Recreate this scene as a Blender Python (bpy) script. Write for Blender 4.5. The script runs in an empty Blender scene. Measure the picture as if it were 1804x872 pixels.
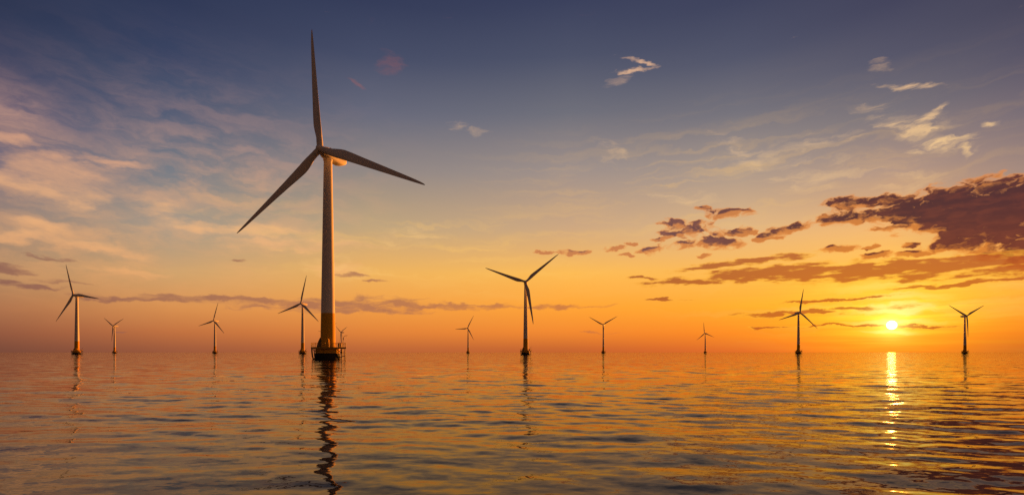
import bpy, bmesh, math, random
import numpy as np
from mathutils import Vector, Matrix
R = math.radians
scene = bpy.context.scene
col = scene.collection
random.seed(4)

# ------------------------------------------------------------------ frame of reference
# F: focal length in pixels of the 1804 px wide photograph; used once to turn photo
# bearings into world azimuths / elevations
F, CX, HY = 900.0, 902.0, 620.5
CAM_H = 2.21
EXPOSURE = 1.05        # the picture is exposed for the dim dusk

def azel(px, py):
    """world bearing of a photo pixel -> (azimuth rad, tan elevation)"""
    az = math.atan((px - CX) / F)
    return az, (HY - py) / F * math.cos(az)

SUN_AZ, SUN_E = azel(1571, 572.5)
SUN_EL = math.atan(SUN_E)

def lin(c):
    c = c / 255.0
    return c / 12.92 if c <= 0.04045 else ((c + 0.055) / 1.055) ** 2.4
def rgb(r, g, b, k=1.0):
    return (lin(r) * k, lin(g) * k, lin(b) * k, 1.0)

# ------------------------------------------------------------------ camera
cam = bpy.data.cameras.new('camera')
cam.sensor_width = 36.0
cam.lens = 36.0 * F / 1804.0
cam.shift_x = 0.0
cam.shift_y = (HY - 436.0) / 1804.0
cam.clip_start = 0.1
cam.clip_end = 120000.0
co = bpy.data.objects.new('camera', cam)
co.location = (0, 0, CAM_H)
co.rotation_euler = (R(90), 0, 0)
col.objects.link(co)
scene.camera = co

# ------------------------------------------------------------------ node helpers
class Val:
    def __init__(s, nt, sock): s.nt, s.s = nt, sock
    def _m(s, op, *a, clamp=False):
        n = s.nt.nodes.new('ShaderNodeMath'); n.operation = op; n.use_clamp = clamp
        for i, v in enumerate((s,) + a):
            if isinstance(v, Val): s.nt.links.new(v.s, n.inputs[i])
            else: n.inputs[i].default_value = v
        return Val(s.nt, n.outputs[0])
    def __add__(s, o): return s._m('ADD', o)
    def __sub__(s, o): return s._m('SUBTRACT', o)
    def __mul__(s, o): return s._m('MULTIPLY', o)
    def __truediv__(s, o): return s._m('DIVIDE', o)
    __radd__ = __add__
    __rmul__ = __mul__
    def rsub(s, k): return (s * -1.0) + k
    def mn(s, o): return s._m('MINIMUM', o)
    def mx(s, o): return s._m('MAXIMUM', o)
    def clamp(s): return s._m('ADD', 0.0, clamp=True)
    def sstep(s, a, b, lo=0.0, hi=1.0, kind='SMOOTHSTEP'):
        n = s.nt.nodes.new('ShaderNodeMapRange'); n.interpolation_type = kind; n.clamp = True
        s.nt.links.new(s.s, n.inputs[0])
        for i, v in zip((1, 2, 3, 4), (a, b, lo, hi)): n.inputs[i].default_value = v
        return Val(s.nt, n.outputs[0])
    def exp(s): return s._m('EXPONENT')

class NT:
    def __init__(s, nt): s.nt = nt
    def node(s, t, **kw):
        n = s.nt.nodes.new(t)
        for k, v in kw.items(): setattr(n, k, v)
        return n
    def link(s, a, b): s.nt.links.new(a.s if isinstance(a, Val) else a, b)
    def combine(s, x, y, z=0.0):
        n = s.node('ShaderNodeCombineXYZ')
        for i, v in enumerate((x, y, z)):
            if isinstance(v, Val): s.link(v, n.inputs[i])
            else: n.inputs[i].default_value = v
        return Val(s.nt, n.outputs[0])
    def vop(s, op, a, b, out=0):
        n = s.node('ShaderNodeVectorMath', operation=op)
        for i, v in enumerate((a, b)):
            if v is None: continue
            if isinstance(v, Val): s.link(v, n.inputs[i])
            else: n.inputs[i].default_value = v
        return Val(s.nt, n.outputs[out])
    def noise(s, vec, scale, detail=4.0, rough=0.55, dist=0.0, color=False, loc=(0, 0, 0), rot=0.0):
        """scale: 3-tuple multiplying the coordinate"""
        m = s.node('ShaderNodeMapping')
        s.link(vec, m.inputs['Vector'])
        m.inputs['Location'].default_value = loc
        m.inputs['Rotation'].default_value = (0, 0, rot)
        m.inputs['Scale'].default_value = scale
        n = s.node('ShaderNodeTexNoise')
        s.link(m.outputs[0], n.inputs['Vector'])
        n.inputs['Scale'].default_value = 1.0
        n.inputs['Detail'].default_value = detail
        n.inputs['Roughness'].default_value = rough
        n.inputs['Distortion'].default_value = dist
        if color:            # colour -> centred vector, without an implicit conversion node
            sp = s.node('ShaderNodeSeparateColor')
            s.link(n.outputs[1], sp.inputs[0])
            return s.combine(*[Val(s.nt, sp.outputs[i]) for i in range(3)])
        return Val(s.nt, n.outputs[0])
    def mix(s, fac, a, b, blend='MIX'):
        n = s.node('ShaderNodeMix', data_type='RGBA', blend_type=blend)
        n.clamp_factor = True
        for i, v in ((0, fac), (6, a), (7, b)):
            if isinstance(v, Val): s.link(v, n.inputs[i])
            else: n.inputs[i].default_value = v
        return Val(s.nt, n.outputs[2])
    def ramp(s, fac, stops, interp='B_SPLINE'):
        n = s.node('ShaderNodeValToRGB')
        r = n.color_ramp; r.interpolation = interp
        while len(r.elements) > 1: r.elements.remove(r.elements[0])
        r.elements[0].position = stops[0][0]; r.elements[0].color = stops[0][1]
        for p, c in stops[1:]:
            e = r.elements.new(p); e.color = c
        s.link(fac, n.inputs[0])
        return Val(s.nt, n.outputs[0])
    def add(s, a, b): return s.mix(1.0, a, b, 'ADD')

# ------------------------------------------------------------------ world: dusk sky with clouds
world = bpy.data.worlds.new('World')
scene.world = world
world.use_nodes = True
wnt = world.node_tree
wnt.nodes.clear()
W = NT(wnt)
tc = W.node('ShaderNodeTexCoord')
sep = W.node('ShaderNodeSeparateXYZ'); W.link(tc.outputs['Generated'], sep.inputs[0])
dx, dy, dz = (Val(wnt, sep.outputs[i]) for i in range(3))
hyp = (dx * dx + dy * dy + 1e-6)._m('SQRT')
az = dx._m('ARCTAN2', dy)
E = (dz / hyp).mx(0.0)
U = az * F          # azimuth, in units of 1/900 rad
V = E * F
P = W.combine(U, V)

def uv(px, py):
    a, e = azel(px, py)
    return a * F, e * F
def loc_scale(px):
    c = math.cos(math.atan((px - CX) / F))
    return c * c, c

# --- clear-air colours: (elevation rows) x (bearing columns)
ROWS = [0, 100, 200, 300, 400, 480, 540, 585, 618]
COLS = {
    0:    [(39,50,84),(58,64,98),(92,86,114),(124,112,122),(156,132,116),(178,138,98),(176,116,78),(150,90,64),(122,74,58)],
    300:  [(42,53,90),(54,66,103),(82,91,117),(120,123,131),(162,150,134),(208,162,108),(216,144,80),(192,112,64),(155,88,60)],
    650:  [(48,57,93),(67,75,107),(102,104,123),(144,134,130),(192,164,124),(238,178,92),(240,156,68),(224,130,58),(186,101,56)],
    1000: [(54,61,96),(74,80,108),(110,110,122),(158,143,137),(204,166,128),(252,186,82),(255,163,52),(242,136,48),(196,99,48)],
    1300: [(58,63,96),(78,82,109),(116,113,123),(168,150,138),(222,179,128),(252,182,78),(255,164,40),(248,132,34),(222,103,42)],
    1571: [(62,63,94),(82,82,107),(120,113,120),(174,146,132),(236,178,112),(254,180,62),(255,158,24),(255,128,10),(255,102,14)],
    1804: [(66,65,92),(84,80,104),(118,106,116),(160,134,124),(210,156,108),(246,166,66),(248,142,34),(234,110,28),(202,92,34)],
}
EMAX = 2.2
sky = None
xs = sorted(COLS)
for i, px in enumerate(xs):
    a, _ = azel(px, 0)
    stops = []
    for py, c in zip(ROWS, COLS[px]):
        if py <= 200:                       # slightly greyed high air
            m_ = sum(c) / 3; g_ = .2 if py < 200 else .1
            c = tuple(v + (m_ - v) * g_ for v in c)
        stops.append(((HY - py) / F * math.cos(a), rgb(*c)))
    top = COLS[px][0]
    stops.append((0.95, rgb(*(v * 0.80 for v in top))))
    stops.append((1.5, rgb(*(v * 0.66 for v in top))))
    stops.append((EMAX, rgb(*(v * 0.6 for v in top))))
    stops = sorted((p / EMAX, c) for p, c in stops)
    c = W.ramp((E / EMAX).clamp(), stops, 'LINEAR')
    if sky is None: sky = c
    else:
        a0, _ = azel(xs[i - 1], 0)
        sky = W.mix(U.sstep(a0 * F, a * F, kind='LINEAR'), sky, c)
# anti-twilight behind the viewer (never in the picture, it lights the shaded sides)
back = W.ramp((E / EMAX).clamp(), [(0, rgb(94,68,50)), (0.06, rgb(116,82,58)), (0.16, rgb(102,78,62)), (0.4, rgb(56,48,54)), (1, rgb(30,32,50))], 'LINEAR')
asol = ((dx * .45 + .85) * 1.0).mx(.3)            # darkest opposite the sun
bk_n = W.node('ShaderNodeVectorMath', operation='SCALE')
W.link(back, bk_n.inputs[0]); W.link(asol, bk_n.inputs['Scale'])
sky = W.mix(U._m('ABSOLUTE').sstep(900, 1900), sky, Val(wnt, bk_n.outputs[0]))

# --- physical sky as the base layer
nis = W.node('ShaderNodeTexSky', sky_type='NISHITA')
nis.sun_disc = False
nis.sun_elevation = SUN_EL
nis.sun_rotation = SUN_AZ
nis.altitude = 0; nis.air_density = 1.0; nis.dust_density = 2.0; nis.ozone_density = 1.5
NIS = 0.004
sky = W.add(sky, W.mix(NIS, (0, 0, 0, 1), Val(wnt, nis.outputs[0])))

SU, SV = uv(1571, 572.5)
du, dv = U - SU, V - SV
def gauss(sx, sy, ox=0.0, oy=0.0):
    a = (du - ox) * (1.0 / sx); b = (dv - oy) * (1.0 / sy)
    return ((a * a + b * b) * -0.5).exp()

# --- blob / stroke unions in bearing space
def tie(vec, dep):
    """same vector, but evaluated only after `dep` (keeps the shader's register use small)"""
    n = W.node('ShaderNodeVectorMath', operation='MULTIPLY_ADD')
    W.link(dep, n.inputs[0]); n.inputs[1].default_value = (1e-9,) * 3; W.link(vec, n.inputs[2])
    return Val(wnt, n.outputs[0])
def retie(dep):
    """re-issue the shared coordinates after a finished layer"""
    global P, Pd, Pw, U, V, E, du, dv
    P = tie(P, dep); Pd = tie(Pd, dep); Pw = tie(Pw, dep)
    U = U + dep * 1e-9; V = V + dep * 1e-9; E = E + dep * 1e-12
    du, dv = U - SU, V - SV
def union(vec, items, grow=1.0):
    """items: (u, v, ru, rv, rot) -> 1 at a heart, 0 at an edge, negative outside"""
    acc = None
    for i, (u, v, ru, rv, ro) in enumerate(items):
        if acc is not None and i % 5 == 0: vec = tie(vec, acc)
        m = W.node('ShaderNodeMapping', vector_type='TEXTURE')
        W.link(vec, m.inputs[0])
        m.inputs['Location'].default_value = (u, v, 0)
        m.inputs['Rotation'].default_value = (0, 0, ro)
        m.inputs['Scale'].default_value = (ru * grow, rv * grow, 1)
        d = W.vop('DOT_PRODUCT', Val(wnt, m.outputs[0]), Val(wnt, m.outputs[0]), 1)
        acc = d if acc is None else acc._m('SMOOTH_MIN', d, 0.35)
    return acc.rsub(1.0).mx(-1.5)
def blob(px, py, rx, ry, rot=0.0):
    u, v = uv(px, py); a, b = loc_scale(px)
    return (u, v, max(rx * a, .5), max(ry * b, .5), R(rot))
def stroke(x0, y0, x1, y1, w):
    u0, v0 = uv(x0, y0); u1, v1 = uv(x1, y1)
    return ((u0 + u1) / 2, (v0 + v1) / 2, math.hypot(u1 - u0, v1 - v0) * 0.54 + w * .3, w, math.atan2(v1 - v0, u1 - u0))

# domain warps
w1 = W.vop('SUBTRACT', W.noise(P, (1/36, 1/18, 1), 4, .55, color=True), (0.5, 0.5, 0.5))
w2 = W.vop('SUBTRACT', W.noise(P, (1/110, 1/60, 1), 3, .5, color=True, loc=(7, 3, 0)), (0.5, 0.5, 0.5))
w3 = W.vop('SUBTRACT', W.noise(P, (1/11, 1/6, 1), 4, .6, color=True, loc=(2, 8, 0)), (0.5, 0.5, 0.5))
Pd = W.vop('ADD', W.vop('ADD', W.vop('ADD', P, W.vop('MULTIPLY', w1, (46, 20, 0))), W.vop('MULTIPLY', w2, (30, 10, 0))), W.vop('MULTIPLY', w3, (5, 4, 0)))
Pw = W.vop('ADD', W.vop('ADD', P, W.vop('MULTIPLY', w1, (40, 30, 0))), W.vop('MULTIPLY', w2, (60, 40, 0)))

Pc = W.vop('ADD', W.vop('ADD', P, W.vop('MULTIPLY', w1, (34, 22, 0))), W.vop('MULTIPLY', w2, (24, 14, 0)))
# --- high thin veil at the left: soft altocumulus fields, lit peach
n_a = W.noise(Pw, (1/78, 1/26, 1), 6, .6, loc=(2.3, 9.1, 0), rot=R(4))
n_b = W.noise(Pw, (1/300, 1/120, 1), 4, .5, loc=(5.3, 1.1, 0), rot=R(-12))
field = W.noise(P, (1/70, 1/26, 1), 5, .6, loc=(11.2, 4.4, 0), rot=R(-9))
def region(px, py, rx, ry, rot=0.0):
    u, v, ru, rv, ro = blob(px, py, rx, ry, rot)
    m = W.node('ShaderNodeMapping', vector_type='TEXTURE')
    W.link(P, m.inputs[0])
    m.inputs['Location'].default_value = (u, v, 0); m.inputs['Rotation'].default_value = (0, 0, ro)
    m.inputs['Scale'].default_value = (ru, rv, 1)
    d = W.vop('DOT_PRODUCT', Val(wnt, m.outputs[0]), Val(wnt, m.outputs[0]), 1)
    return (d * -1.0).exp()
reg = region(60, 300, 210, 110).mx(region(380, 330, 260, 150)).mx(region(150, 430, 260, 80)).mx(region(20, 200, 130, 60, -20))
veil = (n_a * 0.7 + n_b * 0.3).sstep(.38, .66) * reg
sky = W.mix(veil * 0.54, sky, W.ramp((E / 0.7).clamp(), [(0, rgb(238,154,88)), (.3, rgb(244,180,122)), (.5, rgb(208,160,138)), (.75, rgb(160,132,136)), (1, rgb(110,104,130))], 'LINEAR'))
retie(veil)
puffs = [blob(108, 298, 60, 17, 2), blob(95, 336, 78, 15, 2), blob(190, 283, 50, 7, 0), blob(290, 368, 42, 13, 2),
         blob(95, 410, 36, 10, -4), blob(190, 440, 60, 8), blob(230, 478, 60, 6), blob(55, 428, 80, 9), blob(420, 402, 80, 9, 2),
         blob(520, 432, 100, 8, 2), blob(600, 475, 40, 10), blob(18, 246, 40, 11, -4)]
pf = union(Pw, puffs, 1.5)
pfa = (pf * .8 + (field - .5) * 3.4 - .15).sstep(-.45, 1.3)
sky = W.mix(pfa * 0.68, sky, W.ramp((E / 0.7).clamp(), [(0, rgb(242,158,90)), (.3, rgb(248,186,128)), (.5, rgb(228,166,134)), (.75, rgb(176,138,140)), (1, rgb(120,110,140))], 'LINEAR'))
retie(pfa)
# yellow-white streaks low in the middle
st = W.noise(Pw, (1/260, 1/20, 1), 6, .55, loc=(3.1, 2.2, 0), rot=R(4)).sstep(.46, .72)
regm = region(760, 440, 330, 70).mx(region(1250, 330, 360, 90) * .8).mx(region(1560, 520, 330, 60))
sky = W.mix(st * regm * 0.42, sky, rgb(255, 200, 108))

retie(st)
# --- bright torn cirrus at the upper right
wisps = [stroke(*s) for s in (
    (1105,100,1155,113,3), (1095,126,1148,121,4), (1560,151,1640,156,4.5), (1656,190,1606,226,5), (1565,222,1645,227,4.5),
    (1640,256,1706,248,9), (1702,240,1703,268,5), (1600,266,1636,264,3.5), (1732,217,1760,214,3.5))]
wf = union(Pc, wisps, 1.22)
fib = W.noise(Pw, (1/48, 1/13, 1), 5, .58, loc=(1, 5, 0), rot=R(-16))
rid = W.noise(Pw, (1/52, 1/20, 1), 3, .5, loc=(6, 6, 0), rot=R(-10))
rid = ((rid - .5)._m('ABSOLUTE') * -9.0 + 1.0).mx(0.0)
wa = (wf * .7 + (fib - .5) * 3.0 + rid * .6 - .3).sstep(-.3, 1.5)
retie(wa)
wisps2 = [stroke(*s) for s in (
    (1075,150,1102,138,5), (1520,190,1566,192,5), (1545,206,1600,216,8), (1600,230,1690,252,8), (1640,212,1692,224,6),
    (1276,248,1332,276,9), (1312,279,1392,281,9), (1350,266,1470,248,9), (1400,318,1480,306,14), (1560,322,1640,318,12), (808,224,840,230,6),
    (1060,262,1090,272,10), (1540,115,1556,118,6), (1180,345,1240,352,10), (700,420,760,412,10), (560,470,640,480,12))]
wf2 = union(tie(Pc, wa), wisps2, 1.7)
wa2 = (wf2 * .6 + (fib - .5) * 4.0 - .2).sstep(-.3, 1.3)
wcol = W.ramp((E / 0.7).clamp(), [(0, rgb(255,196,96)), (.45, rgb(252,208,148)), (.75, rgb(242,192,150)), (1, rgb(224,172,150))], 'LINEAR')
sky = W.mix(wa * 0.78, sky, wcol)
sky = W.mix(wa2 * 0.36, sky, wcol)
retie(wa2)
# small pink puffs
pk = union(Pw, [blob(684, 110, 19, 12), blob(630, 153, 12, 4, -20)], 1.4)
sky = W.mix((pk * .7 + (n_a - .5) * 4 - .1).sstep(-.5, 1.3) * 0.36, sky, rgb(172, 98, 88))

retie(pk)
# --- sun glow
sky = W.add(sky, W.mix(gauss(80, 42, 0, 6), (0, 0, 0, 1), (0.08, 0.12, 0.006, 1)))
band = W.noise(P, (1/150, 1/7, 1), 5, .55, loc=(0, 3.7, 0)).sstep(.36, .66)
sky = W.add(sky, W.mix(gauss(130, 55, 0, 24) * (band * .5 + .5), (0, 0, 0, 1), (0.03, 0.10, 0.0, 1)))
sky = W.add(sky, W.mix(gauss(44, 24, 0, 12) * (band * .6 + .4), (0, 0, 0, 1), (0.2, 0.34, 0.03, 1)))

retie(band)
sst = union(Pc, [stroke(1530,545,1612,545,9), stroke(1500,568,1640,568,4), stroke(1530,524,1660,521,5), stroke(1525,586,1612,586,4), stroke(1440,512,1600,500,6)], 1.3)
sky = W.mix((sst * .8 + (st - .3) * .8).sstep(-.3, 1.1) * .8, sky, W.mix(gauss(46, 40), rgb(255, 206, 70), rgb(255, 250, 150)))
# --- low purple streak clouds
low = [blob(*b) for b in ((300,527,120,4.5), (460,531,150,6), (655,537,120,11), (560,540,120,8), (800,540,110,4.5), (985,539,66,4), (612,485,28,3.5),
       (655,496,20,2), (90,455,46,4), (15,474,36,8), (8,494,26,5), (92,494,48,3.5), (410,457,14,2.6), (1063,586,30,1.6), (212,586,16,1.8), (60,505,40,4))]
lowd = union(Pd, low, 1.4)
nz = W.noise(Pd, (1/50, 1/9, 1), 4, .52, loc=(4, 8, 0))
la = (lowd + (nz - .5) * 3.2 - .25).sstep(-0.3, 0.9)
lowc = W.ramp((U * (1/1600) + .5).clamp(), [(0.0, rgb(128,84,80)), (.35, rgb(164,106,84)), (.55, rgb(190,112,70)), (1, rgb(200,90,36))], 'LINEAR')
sky = W.mix(la * 0.75, sky, lowc)

retie(la)
# --- dark stratocumulus at the right
dark = [blob(*b) for b in (
    (1596,371,60,17,4), (1655,364,86,27,6), (1735,358,96,28,4), (1805,356,80,32), (1700,380,84,26,-4), (1775,392,96,46), (1806,424,64,38,-14),
    (1684,427,56,10,8), (1722,412,60,26,-14), (1684,333,20,4), (1495,382,40,10), (1499,358,34,9), (1562,352,38,8),
    (1405,399,23,7,6), (1372,409,22,8,8), (1343,421,20,3,4), (1278,376,29,8,-4), (1242,366,14,3), (1186,394,18,8), (1230,402,25,8), (1188,412,26,6),
    (1161,421,15,4), (1152,439,17,6), (1213,430,20,5), (1262,424,34,11,-12), (1307,408,21,7), (1113,430,10,3), (1081,439,16,3), (1104,451,13,2.5),
    (1240,450,13,2.4), (1476,437,26,5), (1526,435,11,2.5), (1540,450,23,5), (1597,433,13,3.5), (1606,448,24,4), (1562,404,16,4), (1010,446,20,4), (960,446,14,2))]
band_d = [blob(*b) for b in (
    (1300,463,84,6,3), (1342,482,100,10,3), (1225,496,76,4.5), (1468,481,120,13), (1572,478,130,12,2), (1690,470,130,13,3), (1790,466,90,14), (1138,490,22,2.5,-8),
    (1700,498,100,3.5,3), (1468,527,84,1.9,1), (1426,549.5,100,3.4,1), (1350,576,34,1.8), (1175,526,32,1.5), (1480,574,76,1.4), (1632,574,56,1.8), (1440,476,200,4))]
dd = union(Pd, dark, 1.45)
bd = union(tie(Pd, dd), band_d, 1.45)
retie(bd)
# fine billows; the same clouds looked up a little nearer the sun give the lit, sunward rims
b0 = W.noise(Pd, (1/20, 1/11, 1), 4, .5, loc=(8, 2, 0))
nb = W.noise(P, (1/44, 1/8, 1), 5, .58, loc=(1, 1, 0))
bank = region(1712, 378, 140, 44) * .5
c_d = dd + (b0 - .5) * 3.4 + bank - .22
c_b = bd + (nb - .5) * 4.2 - .1
a_d = c_d.sstep(-.38, .42); a_b = c_b.sstep(-.5, .6)
core_d = c_d.sstep(-.05, .5); core_b = c_b.sstep(.0, .7)
Ps = W.vop('ADD', tie(Pd, bd), (3.5, -6.0, 0))
ds = union(Ps, dark, 1.45)
bs = W.noise(Ps, (1/19, 1/10, 1), 3, .55, loc=(8, 2, 0))
shade = (ds + (bs - .5) * 3.4 + bank - .22).sstep(-.2, .6)          # 0 where the way to the sun is clear
near = gauss(330, 150)            # closeness to the sun
ccore = W.mix(U.sstep(150, 560), rgb(116, 76, 76), W.mix(V.sstep(110, 205), rgb(118, 54, 42), rgb(80, 44, 48)))
ccore = W.mix((b0 * .5 + nb * .5).sstep(.42, .62) * .28, ccore, W.mix(U.sstep(150, 560), rgb(168, 106, 86), rgb(146, 72, 50)))
cedge = W.mix(near, rgb(216, 140, 86), rgb(246, 146, 44))
cd = W.mix(core_d * (shade * .72 + .28), cedge, ccore)
sky = W.mix(a_d * 0.97, sky, cd)
bcore = W.mix(near, rgb(122, 64, 52), rgb(196, 92, 32))
bedge = W.mix(near, rgb(232, 152, 70), rgb(255, 180, 48))
sky = W.mix(a_b * 0.84, sky, W.mix(core_b, bedge, bcore))
retie(a_b)

# --- sun disc with its bloom
r2 = (du * du + dv * dv)
rr = r2._m('SQRT')
disc = rr.sstep(3.0, 7.0, 1.0, 0.0)
sky = W.add(sky, W.mix((rr * -0.075).exp() * gauss(26, 20), (0, 0, 0, 1), (1.2, 1.1, 0.25, 1)))
sunemit = W.mix(disc, (0, 0, 0, 1), (16.0, 13.0, 7.0, 1))
sky = W.add(sky, sunemit)

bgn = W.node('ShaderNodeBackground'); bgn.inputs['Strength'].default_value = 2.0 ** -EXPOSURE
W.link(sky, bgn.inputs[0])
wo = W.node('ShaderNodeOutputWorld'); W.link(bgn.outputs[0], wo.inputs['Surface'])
world.cycles.sampling_method = 'MANUAL'
world.cycles.sample_map_resolution = 1024

# ------------------------------------------------------------------ sun lamp
sd = Vector((math.sin(SUN_AZ) * math.cos(SUN_EL), math.cos(SUN_AZ) * math.cos(SUN_EL), math.sin(SUN_EL)))
sl = bpy.data.lights.new('sun', 'SUN')
sl.energy = 5.0
sl.angle = R(0.5)
sl.color = (1.0, 0.29, 0.03)
so = bpy.data.objects.new('sun', sl)
so.rotation_euler = sd.to_track_quat('Z', 'Y').to_euler()
so.location = (0, 0, 120)
col.objects.link(so)

# ------------------------------------------------------------------ materials
def mat(name, base, rough=0.5, spec=0.5, metal=0.0, var=0.12, scale=0.6, streak=False, dirt=None):
    m = bpy.data.materials.new(name); m.use_nodes = True
    nt = m.node_tree; M = NT(nt)
    b = nt.nodes['Principled BSDF']
    t = M.node('ShaderNodeTexCoord')
    obj = Val(nt, t.outputs['Object'])
    n = M.noise(obj, (scale, scale, scale * (0.12 if streak else 1)), 5, .6)
    f = n.sstep(.3, .7)
    lo = tuple(c * (1 - var) for c in base) + (1,)
    hi = tuple(min(1, c * (1 + var * .5)) for c in base) + (1,)
    c = M.mix(f, lo, hi)
    if dirt:
        n2 = M.noise(obj, (scale * 3, scale * 3, scale * (.3 if streak else 3)), 6, .65, loc=(3, 1, 2))
        c = M.mix(n2.sstep(.56, .74) * .6, c, dirt + (1,))
    M.link(c, b.inputs['Base Color'])
    M.link(n.sstep(.2, .8, rough * .85, min(1, rough * 1.15)), b.inputs['Roughness'])
    b.inputs['Specular IOR Level'].default_value = spec
    b.inputs['Metallic'].default_value = metal
    return m
M_WHITE = mat('white_paint', (.66, .65, .63), .62, .07, var=.07, scale=.25, streak=True, dirt=(.50, .48, .45))
M_BLADE = mat('blade_gelcoat', (.62, .61, .60), .6, .1, var=.06, scale=.15, dirt=(.5, .48, .46))
M_YELLOW = mat('yellow_paint', (.60, .33, .02), .62, .08, var=.12, scale=.5, streak=True, dirt=(.30, .17, .03))
M_YRAIL = mat('yellow_rail_paint', (.55, .32, .03), .5, .3)
M_DECK = mat('deck_grating', (.44, .26, .04), .75, .2, var=.3, scale=1.5)
M_BLACK = mat('black_concrete', (.022, .021, .02), .8, .2, var=.4, scale=.8, dirt=(.05, .05, .035))
M_STEEL = mat('dark_steel', (.09, .07, .05), .55, .4, var=.3, scale=1.0)
M_GREY = mat('grey_steel', (.20, .22, .26), .5, .4, var=.15, scale=1.0)

# ------------------------------------------------------------------ mesh helpers
def finish(bm, name, smooth_angle=35):
    bmesh.ops.recalc_face_normals(bm, faces=bm.faces)
    me = bpy.data.meshes.new(name)
    bm.to_mesh(me); bm.free()
    me.polygons.foreach_set('use_smooth', [True] * len(me.polygons))
    me.set_sharp_from_angle(angle=R(smooth_angle))
    return me
def loft(bm, rings, cap=True):
    vs = [[bm.verts.new(p) for p in r] for r in rings]
    n = len(vs[0])
    for a, b in zip(vs, vs[1:]):
        for i in range(n):
            bm.faces.new((a[i], a[(i + 1) % n], b[(i + 1) % n], b[i]))
    if cap:
        bm.faces.new(vs[0][::-1]); bm.faces.new(vs[-1])
def lathe(bm, prof, n=40, cx=0.0, cy=0.0, cap=True):
    loft(bm, [[(cx + r * math.cos(2 * math.pi * i / n), cy + r * math.sin(2 * math.pi * i / n), z) for i in range(n)] for r, z in prof], cap)
def tube(bm, pts, r, n=8):
    pts = [Vector(p) for p in pts]
    rings = []
    for i, p in enumerate(pts):
        t = (pts[min(i + 1, len(pts) - 1)] - pts[max(i - 1, 0)]).normalized()
        ref = Vector((0, 0, 1)) if abs(t.z) < .9 else Vector((0, 1, 0))
        a = t.cross(ref).normalized(); b = t.cross(a).normalized()
        rings.append([p + r * (math.cos(2 * math.pi * k / n) * a + math.sin(2 * math.pi * k / n) * b) for k in range(n)])
    loft(bm, rings)
def box(bm, c, s, bev=0.0):
    r = bmesh.ops.create_cube(bm, size=1.0, matrix=Matrix.Translation(c) @ Matrix.Diagonal((*s, 1)))
    if bev:
        es = list({e for v in r['verts'] for e in v.link_edges})
        bmesh.ops.bevel(bm, geom=es, offset=bev, segments=2, affect='EDGES', profile=.5)

# ------------------------------------------------------------------ turbine parts (metres; origin on the waterline under the tower axis)
HUB_H, OVER, TILT = 63.7, 3.6, R(3.5)
DX = -0.15                                  # the deck sits a little to one side of the tower
DECK_Z, DECK_T, DECK_R = 3.85, 0.5, 4.8
def ring_pts(r, z, n, cx=DX, a0=0.0, a1=2 * math.pi):
    return [(cx + r * math.cos(a0 + (a1 - a0) * i / n), r * math.sin(a0 + (a1 - a0) * i / n), z) for i in range(n + 1)]

def tower_r(z):
    return 2.22 + (1.25 - 2.22) * min(1, (z - 3.8) / (61.6 - 3.8)) ** 1.0
Z_PAINT = 14.3
def me_tower():
    bm = bmesh.new()
    prof = []
    zs = [Z_PAINT, 30.0, 30.001, 46.0, 46.001, 61.6]
    for z in (Z_PAINT + .01, 29.9): prof.append((tower_r(z), z))
    prof += [(tower_r(30) + .035, 29.93), (tower_r(30) + .035, 30.07)]
    for z in (30.1, 45.9): prof.append((tower_r(z), z))
    prof += [(tower_r(46) + .03, 45.93), (tower_r(46) + .03, 46.07)]
    for z in (46.1, 61.5): prof.append((tower_r(z), z))
    prof += [(1.42, 61.55), (1.42, 61.95)]
    lathe(bm, prof, 48)
    return finish(bm, 'tower')
def me_tower_base():
    bm = bmesh.new()
    lathe(bm, [(tower_r(3.85) + .12, 3.86), (tower_r(3.85) + .12, 4.1), (tower_r(4.15), 4.15), (tower_r(Z_PAINT), Z_PAINT)], 48)
    return finish(bm, 'tower_base')
def me_foundation():
    bm = bmesh.new()
    lathe(bm, [(3.0, 3.32), (3.55, 3.3), (3.55, 2.0), (3.5, 1.96)], 48, DX)
    return finish(bm, 'foundation')
def me_ice_cone():
    bm = bmesh.new()
    lathe(bm, [(3.45, 1.955), (3.62, 1.93), (3.75, 1.0), (3.95, 0.1), (4.1, -.8)], 48, DX)
    return finish(bm, 'ice_cone')
def me_platform():
    bm = bmesh.new()
    lathe(bm, [(DECK_R - .3, DECK_Z - DECK_T), (DECK_R, DECK_Z - DECK_T + .02), (DECK_R, DECK_Z - .02), (DECK_R - .02, DECK_Z)], 48, DX)
    box(bm, (DX + DECK_R - .55, -1.2, DECK_Z - .24), (2.3, 3.0, .46))
    for k in range(12):
        a = 2 * math.pi * (k + .5) / 12
        ca, sa = math.cos(a), math.sin(a)
        tube(bm, [(DX + 3.5 * ca, 3.5 * sa, 2.5), (DX + 4.7 * ca, 4.7 * sa, DECK_Z - DECK_T)], .09, 6)
    return finish(bm, 'platform')
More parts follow.
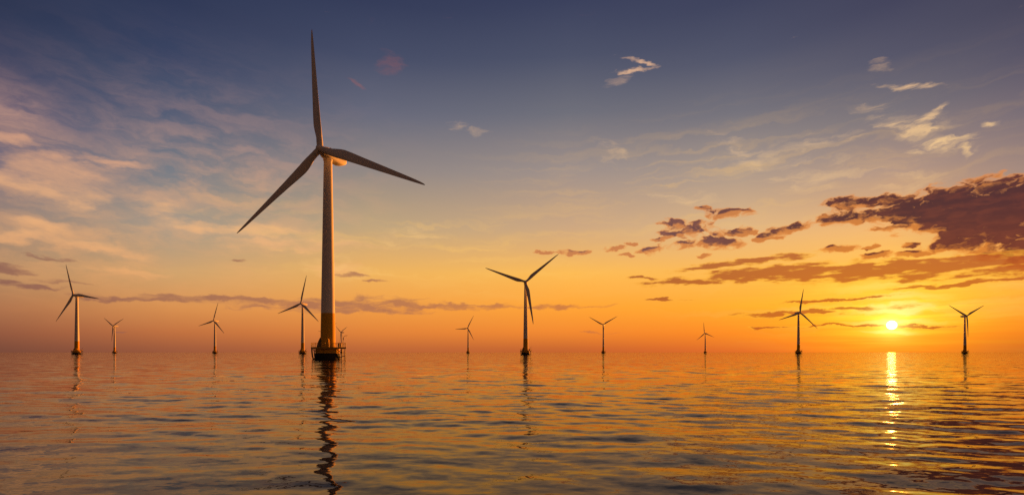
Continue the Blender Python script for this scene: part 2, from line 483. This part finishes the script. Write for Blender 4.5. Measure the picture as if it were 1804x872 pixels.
def me_railing():
    bm = bmesh.new()
    r = DECK_R - .12
    for z in (.45, .85, 1.25):
        tube(bm, ring_pts(r, DECK_Z + z, 48), .045 if z > 1 else .035, 6)
    for k in range(26):
        a = 2 * math.pi * k / 26
        tube(bm, [(DX + r * math.cos(a), r * math.sin(a), DECK_Z), (DX + r * math.cos(a), r * math.sin(a), DECK_Z + 1.27)], .05, 6)
    x1, y0, y1 = DX + DECK_R + .5, -2.6, .2
    for z in (.45, .85, 1.25):
        tube(bm, [(x1 - 1.6, y0, DECK_Z + z), (x1, y0, DECK_Z + z)], .04, 6)
        tube(bm, [(x1, y1, DECK_Z + z), (x1 - .5, y1, DECK_Z + z)], .04, 6)
    for x, y in ((x1, y0), (x1 - .8, y0), (x1, y1)):
        tube(bm, [(x, y, DECK_Z - .1), (x, y, DECK_Z + 1.27)], .055, 6)
    return finish(bm, 'railing')
def me_door():
    # entry porch with a rounded top, facing the landing side
    bm = bmesh.new()
    prof = []
    w, h = .95, 2.75
    for i in range(13):
        a = math.pi * i / 12
        prof.append((w * math.cos(a), h - .55 + .55 * math.sin(a)))
    prof = [(w, 0)] + prof + [(-w, 0)]
    ca = Matrix.Rotation(R(-14), 4, 'Z')
    rings = []
    for y in (-2.95, -1.9):
        rings.append([ca @ Vector((x, y, DECK_Z + z + .005)) for x, z in prof])
    loft(bm, rings)
    return finish(bm, 'door', 25)
def me_door_leaf():
    bm = bmesh.new()
    ca = Matrix.Rotation(R(-14), 4, 'Z')
    box(bm, (0, -2.97, DECK_Z + 1.15), (1.15, .06, 2.1), .02)
    bmesh.ops.transform(bm, matrix=ca, verts=bm.verts)
    return finish(bm, 'door_leaf')
def me_duct():
    # cable hood leaning against the tower foot on the left
    bm = bmesh.new()
    rings = []
    for t in np.linspace(0, 1, 9):
        z = DECK_Z + .01 + 3.1 * t
        xo = -2.2 - 1.05 * (1 - t ** 1.5)         # outer edge leans in
        xi = -1.7
        y = .75 * (1 - .45 * t)
        if t > .9: y *= .6; xo += .15
        rings.append([(xo, -.2 - y, z), (xi, -.2 - y, z), (xi, -.2 + y, z), (xo, -.2 + y, z)])
    loft(bm, rings)
    return finish(bm, 'cable_hood')
def me_cabinet():
    bm = bmesh.new()
    box(bm, (3.35, -1.9, DECK_Z + .62), (.85, .7, 1.2), .04)
    return finish(bm, 'control_cabinet')
def me_davit():
    bm = bmesh.new()
    x, y = DX + DECK_R - .15, -.2
    tube(bm, [(x, y, DECK_Z), (x, y, DECK_Z + .7)], .16, 10)
    tube(bm, [(x, y, DECK_Z + .7), (x, y, DECK_Z + 2.5), (x + .05, y - .05, DECK_Z + 3.0), (x + .3, y - .25, DECK_Z + 3.4), (x + .8, y - .7, DECK_Z + 3.6), (x + 1.2, y - 1.1, DECK_Z + 3.62)], .065, 10)
    tube(bm, [(x + 1.15, y - 1.05, DECK_Z + 3.6), (x + 1.15, y - 1.05, DECK_Z + 2.5)], .03, 6)
    box(bm, (x + .05, y - .22, DECK_Z + 2.6), (.26, .3, .7), .04)
    return finish(bm, 'davit_crane')
def me_landing():
    bm = bmesh.new()
    x1 = DX + DECK_R + .35
    for x in (x1 - .9, x1):
        for y in (-2.3, -.9):
            tube(bm, [(x, y, DECK_Z - .45), (x, y, -1.0)], .14, 8)
    for y in (-2.3, -.9):
        tube(bm, [(x1 - .9, y, 1.0), (x1, y, 1.0)], .1, 8)
        tube(bm, [(DX + 3.5, y * .6, 2.4), (x1 - .9, y, 2.4)], .1, 8)
        tube(bm, [(DX + 3.6, y * .6, .8), (x1 - .9, y, .8)], .1, 8)
    return finish(bm, 'boat_landing')
def me_ladder():
    bm = bmesh.new()
    x1 = DX + DECK_R + .35
    for y in (-1.85, -1.35):
        tube(bm, [(x1 - .45, y, DECK_Z - .45), (x1 - .45, y, -1)], .05, 6)
    z = -.6
    while z < DECK_Z - .5:
        tube(bm, [(x1 - .45, -1.85, z), (x1 - .45, -1.35, z)], .03, 6); z += .3
    return finish(bm, 'ladder')
def me_fender(a):
    # curved cable pipe from the deck edge down to the cone
    bm = bmesh.new()
    ca, sa = math.cos(a), math.sin(a)
    pts = [(4.6, DECK_Z - .45), (4.58, 2.7), (4.5, 1.9), (4.42, 1.1), (4.22, .4), (4.15, -.8)]
    tube(bm, [(DX + r * ca, r * sa, z) for r, z in pts], .15, 10)
    return finish(bm, 'cable_pipe')
def me_nacelle():
    # local frame: rotor towards -y, origin on the tower axis at hub height
    bm = bmesh.new()
    secs = [(-2.35, .95, -.95, .95), (-2.2, 1.35, -1.4, 1.25), (-1.2, 1.55, -1.72, 1.5), (0.2, 1.62, -1.78, 1.62), (3.0, 1.62, -1.7, 1.6),
            (5.2, 1.58, -1.55, 1.5), (6.6, 1.5, -1.1, 1.4), (7.4, 1.38, -.55, 1.25), (7.6, 1.2, -.25, 1.05)]
    rings = []
    for y, hw, zb, zt in secs:
        ring = []
        for k in range(28):
            a = 2 * math.pi * k / 28
            c, s = math.cos(a), math.sin(a)
            sx = math.copysign(abs(c) ** .5, c); sz = math.copysign(abs(s) ** .5, s)
            ring.append((hw * sx, y, (zt + zb) / 2 + (zt - zb) / 2 * sz))
        rings.append(ring)
    loft(bm, rings)
    return finish(bm, 'nacelle', 50)
def me_mast():
    bm = bmesh.new()
    tube(bm, [(0, 0, 0), (0, 0, 1.35)], .05, 6)
    tube(bm, [(-.28, 0, .95), (.28, 0, .95)], .035, 6)
    box(bm, (-.28, 0, 1.1), (.12, .3, .2), .02)
    lathe(bm, [(.02, 1.0), (.13, 1.02), (.13, 1.2), (.05, 1.28)], 10, .28)
    return finish(bm, 'wind_sensor')
def me_hub():
    bm = bmesh.new()
    prof = [(.02, -1.42), (.35, -1.37), (.72, -1.15), (1.0, -.75), (1.17, -.2), (1.2, .35), (1.14, .9), (1.0, 1.15)]
    rings = [[(r * math.cos(2 * math.pi * i / 36), y, r * math.sin(2 * math.pi * i / 36)) for i in range(36)] for r, y in prof]
    loft(bm, rings)
    return finish(bm, 'hub', 40)
BLADE_L = 37.9
def me_blade():
    bm = bmesh.new()
    st = [(0.75, 1.9, 1.0, 0, .5), (2.2, 1.9, 1.0, 0, .5), (3.6, 2.15, .82, 13, .46), (5.2, 2.7, .6, 13, .39), (6.8, 3.05, .46, 12, .34), (8.2, 3.12, .38, 11, .31),
          (11, 2.9, .31, 9, .3), (15, 2.5, .27, 6.5, .3), (20, 2.08, .24, 4, .3), (25, 1.68, .21, 2.5, .3), (30, 1.28, .19, 1.2, .3), (34, .92, .18, .4, .3), (36.4, .62, .17, 0, .32), (37.5, .36, .16, 0, .36), (BLADE_L, .12, .16, 0, .45)]
    N = 24
    rings = []
    for z, c, t, tw, ax in st:
        ring = []
        for k in range(N):
            a = 2 * math.pi * k / N
            x01 = .5 + .5 * math.cos(a)             # 1 = trailing, 0 = leading
            # thickness law, blends from circle to foil
            foil = 2.6 * (0.2969 * math.sqrt(max(x01, 0)) - .126 * x01 - .3516 * x01 ** 2 + .2843 * x01 ** 3 - .1015 * x01 ** 4) * 1.92
            circ = abs(math.sin(a))
            w = min(1, max(0, (t - .35) / .65))
            th = (circ * w + foil * (1 - w)) * t * .5
            y = math.copysign(th, math.sin(a)) if abs(math.sin(a)) > 1e-6 else 0
            X = -(x01 - ax) * c; Y = y * c
            aa = R(tw)                              # leading edge turned upwind
            ring.append((X * math.cos(aa) - Y * math.sin(-aa), X * math.sin(-aa) + Y * math.cos(aa), z))
        rings.append(ring)
    loft(bm, rings)
    return finish(bm, 'blade', 60)

def link(name, me, m, parent, matrix=None):
    if m and not me.materials: me.materials.append(m)
    o = bpy.data.objects.new(name, me)
    col.objects.link(o)
    o.parent = parent
    if matrix is not None: o.matrix_basis = matrix
    return o

# turbine placing: x, y, rotor yaw (deg), rotor phase (deg), label
TURBS = [
    (-57.1, 158.5, 18.4, -7.4, 'nearest and largest white wind turbine, its yellow tower foot on a railed black foundation'),
    (12.1, 451.8, 2.7, 49.8, 'mid sized wind turbine near the photo middle with one blade hanging low'),
    (-470.5, 552.4, 14.0, 98.3, 'wind turbine farthest to the left, standing at the left end of the whole row'),
    (-266.2, 649.8, 16.0, 10.9, 'wind turbine standing just left of the nearest tower, under the purple streak of cloud'),
    (446.3, 795.9, -6.5, 11.7, 'dark wind turbine silhouette just left of the setting sun, one blade nearly upright'),
    (770.3, 868.8, -2.7, 60.4, 'dark wind turbine silhouette right of the setting sun, its rotor like a letter Y'),
    (-581.2, 999.5, 13.3, 14.0, 'small wind turbine alone between the far left pair and the turbine beside the nearest tower'),
    (205.2, 1146.9, 20.2, 60.0, 'small dark wind turbine shaped like a Y, next right of the mid sized central turbine'),
    (-931.9, 1197.9, 16.7, 62.7, 'small wind turbine with a Y shaped rotor, second from the left end of the row'),
    (-113.0, 1315.7, 23.6, 27.7, 'small wind turbine just left of the central turbine, one blade pointing level to the left'),
    (-523.5, 1572.2, 38.8, 63.8, 'tiny wind turbine seen above the right end of the nearest turbine\'s railing'),
    (626.5, 1656.3, 52.0, 112.1, 'tiniest lone wind turbine in the gap left of the dark silhouette beside the sun'),
    (-563.0, 1578.5, 8.1, 36.8, 'distant wind turbine hidden behind the nearest tower, one blade tip peeping out left'),
]

def place_rotor(parts, base_rot, yaw, ph, k_len=1.0):
    m0 = Matrix.Translation((0, 0, HUB_H)) @ Matrix.Rotation(-yaw - base_rot, 4, 'Z') @ Matrix.Rotation(-TILT, 4, 'X')
    for o in parts:
        k = o.name.split('.')[0]
        if k == 'nacelle': o.matrix_basis = m0
        elif k == 'hub': o.matrix_basis = m0 @ Matrix.Translation((0, -OVER, 0)) @ Matrix.Rotation(ph, 4, 'Y')
    for i, o in enumerate([o for o in parts if o.name.split('.')[0] == 'blade']):
        o.matrix_basis = m0 @ Matrix.Translation((0, -OVER, 0)) @ Matrix.Rotation(ph + i * 2 * math.pi / 3, 4, 'Y') @ Matrix.Diagonal((1, 1, k_len, 1))

def make_turbine():
    root = bpy.data.objects.new('wind_turbine', None)
    root.empty_display_size = 5
    col.objects.link(root)
    P_ = []
    def add(n, me, m): P_.append(link(n, me, m, root)); return P_[-1]
    add('tower', me_tower(), M_WHITE)
    tb = add('tower_base', me_tower_base(), M_YELLOW)
    fo = add('foundation', me_foundation(), M_YELLOW)
    add('ice_cone', me_ice_cone(), M_BLACK)
    pl = add('platform', me_platform(), M_DECK)
    link('railing', me_railing(), M_YRAIL, pl)
    link('control_cabinet', me_cabinet(), M_STEEL, pl)
    link('davit_crane', me_davit(), M_GREY, pl)
    dr = add('door_porch', me_door(), M_YELLOW)
    link('door', me_door_leaf(), M_YELLOW, dr)
    add('cable_hood', me_duct(), M_STEEL)
    bl = add('boat_landing', me_landing(), M_STEEL)
    link('ladder', me_ladder(), M_STEEL, bl)
    for a in (178, 196, 214):
        add('cable_pipe', me_fender(R(a)), M_STEEL)
    na = add('nacelle', me_nacelle(), M_WHITE)
    ms = me_mast()
    for x, y in ((.7, 4.9), (-.6, 1.6)):
        link('wind_sensor', ms, M_STEEL, na, Matrix.Translation((x, y, 1.45)))
    add('hub', me_hub(), M_WHITE)
    bme = me_blade()
    for k in range(3): add('blade', bme, M_BLADE)
    return root
def copy_tree(o, parent=None):
    c = o.copy(); col.objects.link(c)
    if parent is not None: c.parent = parent
    for ch in list(o.children): copy_tree(ch, c)
    return c
proto = make_turbine()
for i, (x, y, yaw, ph, label) in enumerate(TURBS):
    t = proto if i == 0 else copy_tree(proto)
    br = -math.atan2(x, y)
    t.location = (x, y, 0); t.rotation_euler = (0, 0, br)
    t['label'] = label; t['category'] = 'wind turbine'; t['group'] = 'offshore wind turbines standing in the sea'
    place_rotor(list(t.children), br, R(yaw), R(ph), 1.03 if i == 0 else (1.0 if i in (1, 4) else .96))

# ------------------------------------------------------------------ the sea: one polar sheet, fine near the quay side, out to the horizon
def build_sea():
    rng = np.random.default_rng(11)
    # radii: fine steps nearby, growing outwards
    fpx = 511.0
    yy = np.concatenate([np.arange(170, 40, -.33), np.arange(40, 6, -.2), np.arange(6, 1.0, -.1)])
    rad = np.concatenate([[1.0, 2.5, 4.0, 5.2], CAM_H * fpx / yy])
    rad = rad[np.argsort(rad)]
    far = np.geomspace(rad[-1] * 1.08, 90000, 40)
    rad = np.concatenate([rad, far])
    fr = np.linspace(-R(56), R(56), 1100)
    bk = np.linspace(R(56), 2 * math.pi - R(56), 120)[1:-1]
    ang = np.concatenate([fr, bk])
    A, Rr = np.meshgrid(ang, rad)
    X = Rr * np.sin(A); Y = Rr * np.cos(A)
    dr = np.gradient(rad)[:, None] * np.ones_like(A)
    # wave components
    Z = np.zeros_like(X); DXs = np.zeros_like(X); DYs = np.zeros_like(X)
    ncomp = 90
    lam = np.exp(rng.uniform(np.log(.55), np.log(8.0), ncomp))
    th = R(8) + rng.normal(0, R(30), ncomp)              # travel direction from +y
    slope = 0.052 * np.sqrt(2.0 / ncomp) * np.where(lam < .8, .85, 1.1) * np.where(lam > 2.6, .6, 1.0)
    k = 2 * np.pi / lam
    ph = rng.uniform(0, 2 * np.pi, ncomp)
    lost = np.zeros_like(X)
    # gusts: slow patches of livelier and calmer water
    g = np.zeros_like(X)
    for L_, a_ in ((18, .5), (31, .9), (55, 2.2), (90, 1.4), (24, 2.7)):
        g += np.sin(2 * np.pi / L_ * (X * np.sin(a_) * .5 + Y * np.cos(a_)) + a_ * 5)
    gust = 1.0 + .16 * g
    for i in range(ncomp):
        kx, ky = k[i] * np.sin(th[i]), k[i] * np.cos(th[i])
        samples = lam[i] / (dr * abs(np.cos(th[i])) + Rr * .0019 * abs(np.sin(th[i])) + 1e-6)
        w = np.clip((samples - 2.5) / 3.0, 0, 1)
        p = kx * X + ky * Y + ph[i]
        a = slope[i] / k[i]
        s = np.sin(p)
        Z += w * a * gust * (s + .18 * np.cos(2 * p))
        lost += (1 - w ** 2) * slope[i] ** 2 * .5
    lost = np.sqrt(lost)
    nr, na = A.shape
    verts = np.stack([X, Y, Z], -1).reshape(-1, 3)
    verts = np.concatenate([verts, [[0, 0, 0]]])
    idx = np.arange(nr * na).reshape(nr, na)
    nxt = np.roll(idx, -1, 1)
    q = np.stack([idx[:-1], idx[1:], nxt[1:], nxt[:-1]], -1).reshape(-1, 4)[:, ::-1]
    c = nr * na
    tri = np.stack([idx[0], nxt[0], np.full(na, c)], -1)[:, ::-1]
    loops = np.concatenate([q.ravel(), tri.ravel()]).astype(np.int32)
    nq, ntr = len(q), len(tri)
    starts = np.concatenate([np.arange(nq) * 4, nq * 4 + np.arange(ntr) * 3]).astype(np.int32)
    me = bpy.data.meshes.new('sea')
    me.vertices.add(len(verts)); me.vertices.foreach_set('co', verts.astype(np.float32).ravel())
    me.loops.add(len(loops)); me.loops.foreach_set('vertex_index', loops)
    me.polygons.add(nq + ntr); me.polygons.foreach_set('loop_start', starts)
    me.polygons.foreach_set('use_smooth', np.ones(nq + ntr, bool))
    me.update(calc_edges=True)
    at = me.attributes.new('unresolved', 'FLOAT', 'POINT')
    at.data.foreach_set('value', np.concatenate([lost.ravel(), [0]]).astype(np.float32))
    if me.polygons[0].normal.z < 0: me.flip_normals()
    o = bpy.data.objects.new('sea', me); col.objects.link(o)
    o['kind'] = 'structure'
    # material
    m = bpy.data.materials.new('sea_water'); m.use_nodes = True
    nt = m.node_tree; M = NT(nt)
    nt.nodes.remove(nt.nodes['Principled BSDF'])
    body = M.node('ShaderNodeBsdfDiffuse'); body.inputs['Color'].default_value = (.006, .007, .010, 1)
    skin = M.node('ShaderNodeBsdfGlossy', distribution='GGX')
    skin.inputs['Color'].default_value = (1.0, .87, .78, 1)
    skin.inputs['Roughness'].default_value = .014
    fres = M.node('ShaderNodeFresnel'); fres.inputs['IOR'].default_value = 1.28
    wmix = M.node('ShaderNodeMixShader')
    M.link(fres.outputs[0], wmix.inputs[0]); M.link(body.outputs[0], wmix.inputs[1]); M.link(skin.outputs[0], wmix.inputs[2])
    M.link(wmix.outputs[0], nt.nodes['Material Output'].inputs['Surface'])
    g = M.node('ShaderNodeNewGeometry')
    pos = Val(nt, g.outputs['Position'])
    atn = M.node('ShaderNodeAttribute', attribute_name='unresolved', attribute_type='GEOMETRY')
    un = Val(nt, atn.outputs['Fac'])
    n1 = M.vop('SUBTRACT', M.noise(pos, (2.6, 5.5, 0), 4, .6, color=True), (.5, .5, .5))      # capillary ripples
    n2 = M.vop('SUBTRACT', M.noise(pos, (.45, .9, 0), 4, .6, color=True, loc=(3, 7, 0)), (.5, .5, .5))
    sl1 = M.vop('MULTIPLY', n1, (.09, .17, 0))
    sc = M.node('ShaderNodeVectorMath', operation='SCALE')
    M.link(n2, sc.inputs[0]); M.link(un * 8.0, sc.inputs['Scale'])
    nn = M.vop('ADD', M.vop('ADD', Val(nt, g.outputs['Normal']), sl1), M.vop('MULTIPLY', Val(nt, sc.outputs[0]), (.34, 1.7, 0)))
    nn = M.vop('NORMALIZE', nn, None)
    for n_ in (body, skin, fres): M.link(nn, n_.inputs['Normal'])
    me.materials.append(m)
    return o
build_sea()

# ------------------------------------------------------------------ render settings
scene.render.engine = 'CYCLES'
scene.cycles.use_denoising = False
scene.cycles.blur_glossy = 6.0
scene.cycles.max_bounces = 4
scene.cycles.glossy_bounces = 2
scene.cycles.diffuse_bounces = 2
scene.cycles.sample_clamp_indirect = 0.8
scene.cycles.sample_clamp_direct = 6.0
scene.view_settings.view_transform = 'Standard'
scene.view_settings.look = 'None'
scene.view_settings.exposure = EXPOSURE
scene.view_settings.gamma = 1.0
scene.view_settings.use_curve_mapping = False
